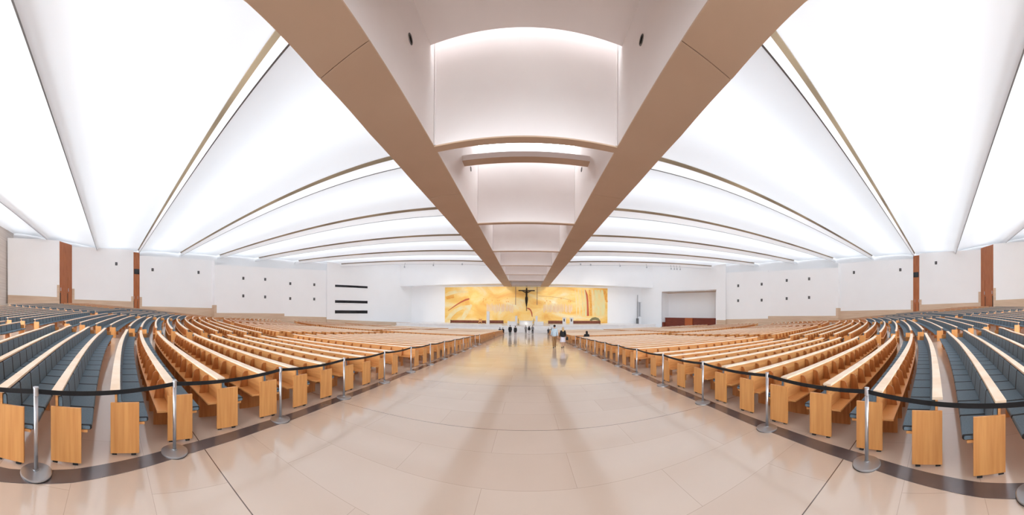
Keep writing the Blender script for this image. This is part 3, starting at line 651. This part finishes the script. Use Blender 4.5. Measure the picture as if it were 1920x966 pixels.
def pew(row, a, b, tier, cushions, dividers, label, group):
    x0, y0 = row.pt((a + b) / 2, .1); o = (row.side * x0, y0, F(x0, y0))
    if tier == 3:
        g = MB(); sweep(g, row, a, b, [(-.012, .0), (.25, .0), (.36, .40), (.05, .44), (.012, .80), (-.018, .80)] if False else BACKP, o, 1.5)
        sweep(g, row, a, b, SEATP, o, 1.5)
        for e in (a, b - .03): sweep(g, row, e, e + .03, rect(-.07, .29, .02, .66), o)
        n = int((b - a) / CW)
        for i in range(1, n, 2 if tier == 3 and not dividers else 1):
            l = a + i * (b - a) / n; sweep(g, row, l, l + .03, rect(-.2, .28, .0, .375), o)
        ob = g.build('pew', oak); ob.location = o; tag(ob, label, 'pew', group)
        g = MB(); sweep(g, row, a, b, RAILP, o, 1.5); g.build('top_rail', rail_m, ob)
        if cushions:
            nn = max(2, int((b - a) / CW))
            for nm, pr in (('seat_cushion', SC), ('back_cushion', BC)):
                g = MB(); quilt(g, row, a + .05, (b - a - .1) / nn, nn, pr, o); g.build(nm, [slate, piping], ob)
        elif dividers:
            g = MB(); sweep(g, row, a + .03, b - .03, SHELFP, o, 1.5)
            for i in range(1, n):
                l = a + i * (b - a) / n; sweep(g, row, l, l + .03, [(-.22, .43), (-.02, .43), (-.02, .74), (-.12, .74)], o, mi=1)
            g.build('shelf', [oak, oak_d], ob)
        return ob
    ob = empty('pew', o, label, 'pew', group)
    def part(nm, mt, fn, bev=0):
        g = MB(); fn(g); return g.build(nm, mt, ob, bevel=bev)
    part('backrest', oak, lambda g: sweep(g, row, a + .02, b - .02, BACKP, o))
    part('top_rail', rail_m, lambda g: sweep(g, row, a - .02, b + .02, RAILP, o))
    part('seat', oak, lambda g: sweep(g, row, a + .03, b - .03, SEATP, o))
    for e in (a, b - .03):
        ep = part('end_panel', oak_v, lambda g: sweep(g, row, e, e + .032, rect(-.07, .29, .025, .66), o), .004)
        if tier == 1:
            for v in (-.02, .22):
                g = MB(); sweep(g, row, e + .004, e + .028, rect(v - .03, v + .03, 0, .025), o); g.build('foot', piping, ep)
    n = max(1, int(round((b - a - .06) / CW))); W = (b - a - .06) / n
    if dividers and tier == 1: part('shelf', oak, lambda g: sweep(g, row, a + .03, b - .03, SHELFP, o))
    for i in range(1, n):
        l = a + .03 + i * W
        if i % (1 if dividers else 3) == 0 and (tier == 1):
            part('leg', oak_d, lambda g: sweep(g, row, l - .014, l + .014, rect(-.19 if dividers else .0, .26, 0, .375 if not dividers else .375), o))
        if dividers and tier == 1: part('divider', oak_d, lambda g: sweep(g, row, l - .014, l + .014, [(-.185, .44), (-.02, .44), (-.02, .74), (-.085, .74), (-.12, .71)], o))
    if tier == 2:
        g = MB(); g2 = MB()
        for i in range(1, n):
            l = a + .03 + i * W
            if i % (1 if dividers else 3) == 0: sweep(g, row, l - .014, l + .014, rect(-.19 if dividers else .02, -.02 if dividers else .24, 0, .43 if dividers else .35), o, mi=1 if dividers else 0)
            if dividers: sweep(g2, row, l - .014, l + .014, [(-.185, .44), (-.02, .44), (-.02, .74), (-.085, .74), (-.12, .71)], o)
        if dividers:
            sweep(g, row, a + .03, b - .03, SHELFP, o)
            for q_ in (g2,): g.add(q_.v, q_.f, 1)
            g.build('shelf', [oak, oak_d], ob)
        else:
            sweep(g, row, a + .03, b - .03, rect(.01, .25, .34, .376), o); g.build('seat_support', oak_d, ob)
    if cushions == 2:
        for i in range(n):
            l = a + .03 + i * W
            for nm, pr in (('seat_cushion', SC), ('back_cushion', BC)):
                g = MB(); pillow(g, row, l, l + W, pr, o); g.build(nm, [slate, piping], ob)
    elif cushions == 1:
        for nm, pr in (('seat_cushion', SC), ('back_cushion', BC)):
            g = MB(); quilt(g, row, a + .03, W, n, pr, o); g.build(nm, [slate, piping], ob)
    return ob

# y at the aisle axis and the extra bend of the aisle end, counted from behind the camera
rows = []   # (y0, warp, section, index from the section's front)
near_y = [-4.1, -3.1, -2.07, -1.17, -.02, .68, 1.55, 2.48, 3.38, 4.28, 5.17, 6.06, 7.0, 7.96]
near_w = [1.5, 1.2, .77, .5, .03, .12, .08, .04, 0, 0, 0, 0, 0, 0]
for i, (y, wv) in enumerate(zip(near_y, near_w)): rows.append((y, wv, 'nearest', len(near_y) - i, i - 4))
rear = [-6.1 - .95 * i for i in range(13)]
for i, y in enumerate(rear): rows.append((y, 0, 'hindmost', i + 1, -5 - i))
s1 = [9.9 + .96 * i for i in range(13)]; s2 = [25.4 + .96 * i for i in range(12)]; s3 = [38.6 + .96 * i for i in range(17)]
for nm, ss in (('second', s1), ('third', s2), ('front', s3)):
    for i, y in enumerate(ss): rows.append((y, 0, nm, len(ss) - i, 20))
def block_edges(sec, y):
    near = Lat(y) + .24 + .17
    if sec in ('nearest', 'hindmost'):
        e = min(14.3, 13.45 - .21 * y); bb = [near, e, e + 2.1, 28.0 - .15 * y, 30.0 - .15 * y, 43.2 - .1 * y, 45.2 - .1 * y, 60]
    elif sec == 'second': e = 12.9; bb = [near, e - .08 * (y - 10), e + 1.9 - .08 * (y - 10), 27, 29, 42, 44, 60]
    elif sec == 'third': bb = [near, 16.2, 18.0, 30, 32, 45, 47, 60]
    else: bb = [near, 15.0, 16.8, 29, 31, 44, 46, 60]
    return bb
CANDS = []
for (y0, wv, sec, idx, ri) in rows:
    for side in (-1, 1):
        row = Row(y0, side, wv); bb = block_edges(sec, y0)
        for b in range(4):
            a, e = bb[2 * b], bb[2 * b + 1]
            if b == 0:
                _, yy = row.pt(3.4, 0); a = Lat(yy) + .24 + .15
            # keep inside the drum and the front wall
            def ok(l):
                x, y = row.pt(l, 0)
                if hypot(x, y - 16) > 59.6 or y > 57.2: return False
                if y > 40 and x > 56.5 - (y - 40) * .9: return False
                return True
            while e > a and not ok(e): e -= .4
            while a < e and not ok(a): a += .4
            if e - a < 2.2: continue
            # seen from the camera?
            x, y = row.pt(e, 0); th = math.atan2(x, y); lim_ = 1.99 if side < 0 else 1.88
            x2, y2 = row.pt(a, 0); th2 = math.atan2(x2, y2)
            if min(th, th2) > lim_: continue
            xm, ym = row.pt((a + e) / 2, 0)
            vis = min(hypot(x, y), hypot(x2, y2), hypot(xm, ym))
            CANDS.append((vis, side, b, sec, idx, ri, y0, wv, a, e))
CANDS.sort(key=lambda c: c[0])
print('PEWS', len(CANDS))
BN = ['aisle', 'second', 'third', 'wall']
MAXP = 300
stuff = MB(); stuffr = MB()
for q, (vis, side, b, sec, idx, ri, y0, wv, a, e) in enumerate(CANDS):
    row = Row(y0, side, wv)
    if q >= MAXP:
        sweep(stuff, row, a, e, BACKP, (0, 0, 0), 2.5); sweep(stuff, row, a, e, SEATP, (0, 0, 0), 2.5); sweep(stuffr, row, a, e, RAILP, (0, 0, 0), 2.5)
        for ee in (a, e - .03): sweep(stuff, row, ee, ee + .03, rect(-.07, .29, .02, .66), (0, 0, 0))
        continue
    sd = 'left' if side < 0 else 'right'
    front = ri <= 1 if b == 0 else (ri <= 3)
    div = ri >= 1
    desc = 'oak pew with slate cushions' if (ri <= 0) else 'oak pew showing its wooden back'
    lab = '%s, %s %s block, %s section, %s row from its front' % (desc, sd, BN[b], sec, ORD[idx - 1])
    if b == 0 and -5 <= ri <= 5: tier = 1
    elif b == 0 and ri <= 12 and sec == 'nearest': tier = 1
    elif (b == 1 and sec in ('nearest', 'hindmost')) or (b == 0 and sec in ('second', 'hindmost')): tier = 2
    else: tier = 3
    cu = 0
    if ri <= 1 or (b >= 1 and ri <= 4): cu = 1
    if b == 0 and -6 <= ri <= 1: cu = 2
    if b == 0 and ri in (2, 3, 4, 5, 6): cu = 1
    if tier == 2 and cu == 0 and sec == 'nearest': cu = 1
    pew(row, a, e, tier, cu, div, lab, 'pews of the %s %s block' % (sd, BN[b]))
if stuff.v:
    o = stuff.build('pew_rows', oak); tag(o, 'far rows of oak pews near the altar and side walls', 'pews', None, 'stuff'); stuffr.build('top_rail', rail_m, o)

# ---------------------------------------------------------------- barrier posts with belt
PL = [(-2.66, -.81), (-3.25, .81), (-3.68, 2.80), (-3.87, 4.79), (-3.99, 6.84), (-4.05, 8.86), (-4.06, 10.9), (-4.08, 13.0), (-4.10, 15.1), (-4.1, 17.2), (-4.1, 19.4), (-4.15, 21.6), (-4.2, 24.0)]
PR = [(2.50, -.88), (3.20, .90), (3.60, 2.72), (3.80, 4.70), (3.93, 6.75), (4.0, 8.8), (4.05, 10.9), (4.08, 13.0), (4.10, 15.1), (4.1, 17.2), (4.1, 19.4), (4.15, 21.6)]
PH = .94
def post(p, nxt, lab, ext=None):
    x, y = p; z = F(x, y); t = empty('barrier_post', (x, y, z), lab, 'barrier post', 'steel belt barrier posts along the aisle')
    g = MB(); g.lathe((0, 0, .004), [(.165, 0), (.175, .004), (.175, .016), (.165, .022), (.06, .034), (.036, .04), (.036, .05)], 36); g.build('base', steel_b, t, False)
    g = MB(); g.lathe((0, 0, 0), [(.176, 0), (.176, .006)], 36); g.build('base_rim', piping, t)
    g = MB(); g.lathe((0, 0, .03), [(.0235, 0), (.0235, PH - .1)], 20); g.build('pole', steel, t, True)
    g = MB(); g.lathe((0, 0, PH - .09), [(.029, 0), (.029, .075), (.027, .08), (.031, .081), (.031, .09), (.028, .093)], 20); g.build('belt_head', steel, t)
    if nxt:
        x2, y2 = nxt; dz = F(x2, y2) - z; dx, dy = x2 - x, y2 - y; L = hypot(dx, dy); nx, ny = -dy / L * .0015, dx / L * .0015
        g = MB(); rr = []
        for i in range(13):
            u = i / 12; uu = (.028 + u * (L - .056)) / L; sag = -.035 * 4 * u * (1 - u) * (L / 2.0)
            zt_ = PH - .022 + dz * uu + sag; cx, cy = dx * uu, dy * uu
            rr.append([(cx - nx, cy - ny, zt_ - .052), (cx + nx, cy + ny, zt_ - .052), (cx + nx, cy + ny, zt_), (cx - nx, cy - ny, zt_)])
        g.loft(rr); g.build('belt', black, t)
    return t
for nm, PP, first in (('left', PL, (-2.35, -2.9)), ('right', PR, (2.25, -3.0))):
    pts = [first] + PP
    for i, p in enumerate(pts):
        nxt = pts[i + 1] if i + 1 < len(pts) - 0 else None
        lab = 'steel belt post, %s side of the aisle, %s from the near end' % (nm, ORD[i])
        post(p, nxt, lab)

# ---------------------------------------------------------------- people
def fingers(V, E, Rr, wi, w, d, s):
    """palm + five finger chains from wrist index wi at point w, hand pointing along d, s=side"""
    d = Vector(d).normalized(); w = Vector(w); lat = Vector((0, 1, 0)); lat = (lat - d * lat.dot(d)).normalized()
    pi_ = len(V); V.append(tuple(w + d * .07)); E.append((wi, pi_)); Rr.append(.030)
    for k, (off, ln) in enumerate(((.03, .07), (.01, .08), (-.01, .075), (-.03, .06))):
        a = len(V); V.append(tuple(w + d * .10 + lat * off)); E.append((pi_, a)); Rr.append(.010)
        V.append(tuple(w + d * (.10 + ln * .55) + lat * off + Vector((-s * .008, .0, 0)))); E.append((a, a + 1)); Rr.append(.009)
        V.append(tuple(w + d * (.10 + ln) + lat * off + Vector((-s * .024, 0, 0)))); E.append((a + 1, a + 2)); Rr.append(.008)
    a = len(V); V.append(tuple(w + d * .05 + lat * .045)); E.append((pi_, a)); Rr.append(.011)
    V.append(tuple(w + d * .09 + lat * .06)); E.append((a, a + 1)); Rr.append(.009)
def person(loc, lab, h=1.75, stride=.3, top='shirt', topm=None, legm=None, hairm=None, hair='short', skirt=None, bag=None, bulk=1.0, sit=False, shoe=None, rot=0, group=None):
    k = h / 1.75
    t = empty('person', loc, lab, 'person', group); t.scale = (k, k, k); t.rotation_euler.z = rot
    zs = 0
    V = [(0, 0, .95), (0, 0, 1.1), (0, .01, 1.3), (0, 0, 1.45), (0, .012, 1.53), (0, .02, 1.62), (0, .015, 1.69)]
    E = [(0, 1), (1, 2), (2, 3), (3, 4), (4, 5), (5, 6)]; Rr = [(.15, .11), (.125, .095), (.15, .105), .058, .058, (.075, .092), (.06, .075)]
    def chain(st, pts, rad):
        i0 = st; out = []
        for p, r in zip(pts, rad):
            V.append(p); Rr.append(r); E.append((i0, len(V) - 1)); i0 = len(V) - 1; out.append(i0)
        return out
    arms = {}
    for s in (-1, 1):
        sw = s * stride * .45
        if sit: pts = [(s * .165, 0, 1.40), (s * .22, .03, 1.13), (s * .17, .24, 1.02)]
        else: pts = [(s * .165, 0, 1.40), (s * .215, -.02 - sw * .3, 1.14), (s * .23, .03 - sw, .91)]
        arms[s] = chain(2, pts, [.058, .043, .028]); w_ = pts[-1]; dd = Vector(pts[-1]) - Vector(pts[-2])
        fingers(V, E, Rr, arms[s][-1], w_, dd, s)
    legs = {}
    for s in (-1, 1):
        st = s * stride * .5
        if sit: pts = [(s * .09, .05, .93), (s * .11, .45, .92), (s * .11, .47, .50), (s * .11, .60, .46)]
        else: pts = [(s * .085, .0, .88), (s * .095, st * .55 + .02, .49), (s * .09, st, .085), (s * .10, st + .16, .03)]
        legs[s] = (pts, chain(0, pts, [.09, .058, .04, .035]))
    # nose
    V.append((0, .125, 1.615)); Rr.append(.012); E.append((5, len(V) - 1))
    skin_mesh('body', V, E, Rr, skin_m, t)
    # clothes
    TV = [(0, 0, .84 if top == 'shirt' else .76), (0, 0, 1.1), (0, .01, 1.32), (0, 0, 1.47), (0, 0, .97)]
    TE = [(0, 4), (4, 1), (1, 2), (2, 3)]; TR = [(.20 * bulk, .165 * bulk), (.175 * bulk, .145 * bulk), (.20 * bulk, .15 * bulk), (.082, .085), (.195 * bulk, .16 * bulk)]
    for s in (-1, 1):
        i = 2
        for p, r in zip([V[j] for j in arms[s]], (.092, .07, .05)):
            TV.append(p); TR.append(r * (1 + (bulk - 1) * .8)); TE.append((i, len(TV) - 1)); i = len(TV) - 1
    skin_mesh('shirt' if top == 'shirt' else 'coat', TV, TE, TR, topm, t)
    if not skirt:
        LV = [(0, 0, 1.0), (0, 0, .93)]; LE = [(0, 1)]; LR = [(.17, .14), (.175, .145)]
        for s in (-1, 1):
            i = 1
            for p, r in zip(legs[s][0][:3], (.118, .085, .066)):
                LV.append(p); LR.append(r); LE.append((i, len(LV) - 1)); i = len(LV) - 1
        skin_mesh('trousers', LV, LE, LR, legm, t)
    else:
        g = MB(); g.loft([[(r * cos(2 * pi * j / 18), r * .8 * sin(2 * pi * j / 18) + .02, z) for j in range(18)] for r, z in ((.15, 1.02), (.19, .9), (.22, .7), (.25, .50), (.24, .49))]); g.build('skirt', legm, t, True)
    if top == 'coat' and not sit:
        g = MB(); g.loft([[(r * cos(2 * pi * j / 18), r * .75 * sin(2 * pi * j / 18), z) for j in range(18)] for r, z in ((.17, 1.15), (.21, .95), (.24, .72), (.23, .71))]); g.build('coat_hem', topm, t, True)
    if not sit:
        for s in (-1, 1):
            p = legs[s][0][2]; g = MB(); g.ball((p[0], p[1] + .06, .05), .05, .14, .05); g.build('shoe', shoe or black, t, True)
    for s in (-1, 1):
        g = MB(); g.ball((s * .03, .108, 1.64), .012, .008, .009, 8, 6); g.build('eye', black, t, True)
        g = MB(); g.ball((s * .082, .01, 1.62), .012, .022, .034, 8, 6); g.build('ear', skin_m, t, True)
    g = MB(); g.ball((0, -.012, 1.665), .094, .108, .088, 14, 10)
    if hair == 'long': g.loft([[(rx * cos(2 * pi * j / 14), -.05 + ry * sin(2 * pi * j / 14), z) for j in range(14)] for rx, ry, z in ((.085, .07, 1.69), (.10, .07, 1.58), (.105, .06, 1.45), (.09, .05, 1.32), (.05, .03, 1.25))])
    g.build('hair', hairm, t, True)
    if bag:
        b = empty('handbag', (loc[0] + .33, loc[1], loc[2] + .62), bag, 'handbag'); g = MB(); g.box(-.07, .07, -.15, .15, 0, .24); g.build('body', black, b, bevel=.02)
        g = MB(); 
        for yy in (-.08, .08): g.tube((0, yy, .24), (0, 0, .42), .01)
        g.build('strap', black, b)
    return t
def fm(n, c, r=.8): return mat('cloth_' + n, srgb(*c), r, noise=((14, 14, 14), srgb(*[max(0, int(v * .9)) for v in c]), 3))
hb = fm('black_hair', (24, 20, 20)); hblond = fm('blond_hair', (206, 172, 122)); hgrey = fm('grey_hair', (120, 112, 108))
def at(x, y): return (x, y, F(x, y))
person(at(2.33, 21.0), 'dark-haired person in pale blue shirt and khaki trousers walking up the aisle', 1.84, .42, topm=fm('pale_blue', (196, 214, 226)), legm=fm('khaki', (156, 116, 74)), hairm=hb)
person(at(3.0, 20.9), 'blond long-haired person in black top and white skirt walking up the aisle', 1.66, .3, topm=fm('black_top', (28, 26, 30)), legm=fm('white_skirt', (232, 226, 236)), hairm=hblond, hair='long', skirt=True, bag='small black handbag hanging beside the person in a white skirt')
person(at(-2.42, 40.7), 'person in black coat and grey trousers, left of the walking coat pair', 1.80, .35, 'coat', fm('black_coat', (30, 30, 34)), fm('grey_trouser', (92, 96, 96)), hgrey, bulk=1.25)
person(at(-1.62, 41.0), 'person in dark coat with pale legs, right of the walking coat pair', 1.68, .3, 'coat', fm('dark_coat', (44, 42, 44)), fm('pale_leg', (178, 160, 160)), hb, bulk=1.15)
person(at(-.02, 56.0), 'person in grey top and grey trousers standing before the altar steps', 1.76, .25, topm=fm('grey_top', (150, 150, 152)), legm=fm('grey_leg', (110, 110, 112)), hairm=hb)
person(at(.62, 50.5), 'person with long black hair, black top and white trousers near the altar', 1.68, .3, topm=fm('black_top2', (30, 28, 32)), legm=fm('white_leg', (214, 214, 218)), hairm=hb, hair='long', bulk=1.1)
person(at(1.35, 53.0), 'person in grey jumper and black trousers, rightmost of the three near the altar', 1.78, .3, topm=fm('grey_jumper', (128, 126, 130)), legm=fm('black_leg', (34, 32, 36)), hairm=hb)
def sitter(x, y, lab, h, m_, hm, hair='short'):
    person((x, y, F(x, y) - .42 - (h / 1.75 - 1) * .9), lab, h, 0, 'coat', m_, fm('dark_jeans', (40, 42, 52)), hm, hair, sit=True, bulk=1.15)
def row_y(ri_y, lat): return Row(ri_y, 1).pt(lat, 0)[1]
sitter(5.15, row_y(s1[12], 5.1) + .2, 'person with long black hair in black sitting in a right aisle pew', 1.72, fm('black_wear', (22, 20, 24)), hb, 'long')
sitter(-5.0, row_y(s3[12], 5) + .2, 'person in dark grey sitting in the left front pews, nearer the side wall', 1.74, fm('dark_grey_wear', (58, 58, 66)), hb)
sitter(-4.5, row_y(s3[13], 4.6) + .2, 'person in black sitting in the left front pews, at the aisle', 1.66, fm('black_wear', (22, 20, 24)), hb)
sitter(4.35, row_y(s3[12], 4.4) + .2, 'person in grey jacket sitting at the aisle in the right front pews', 1.72, fm('grey_wear', (70, 70, 76)), hgrey)
sitter(5.0, row_y(s3[13], 5) + .2, 'person in black sitting second from the aisle in the right front pews', 1.68, fm('black_wear', (22, 20, 24)), hb)
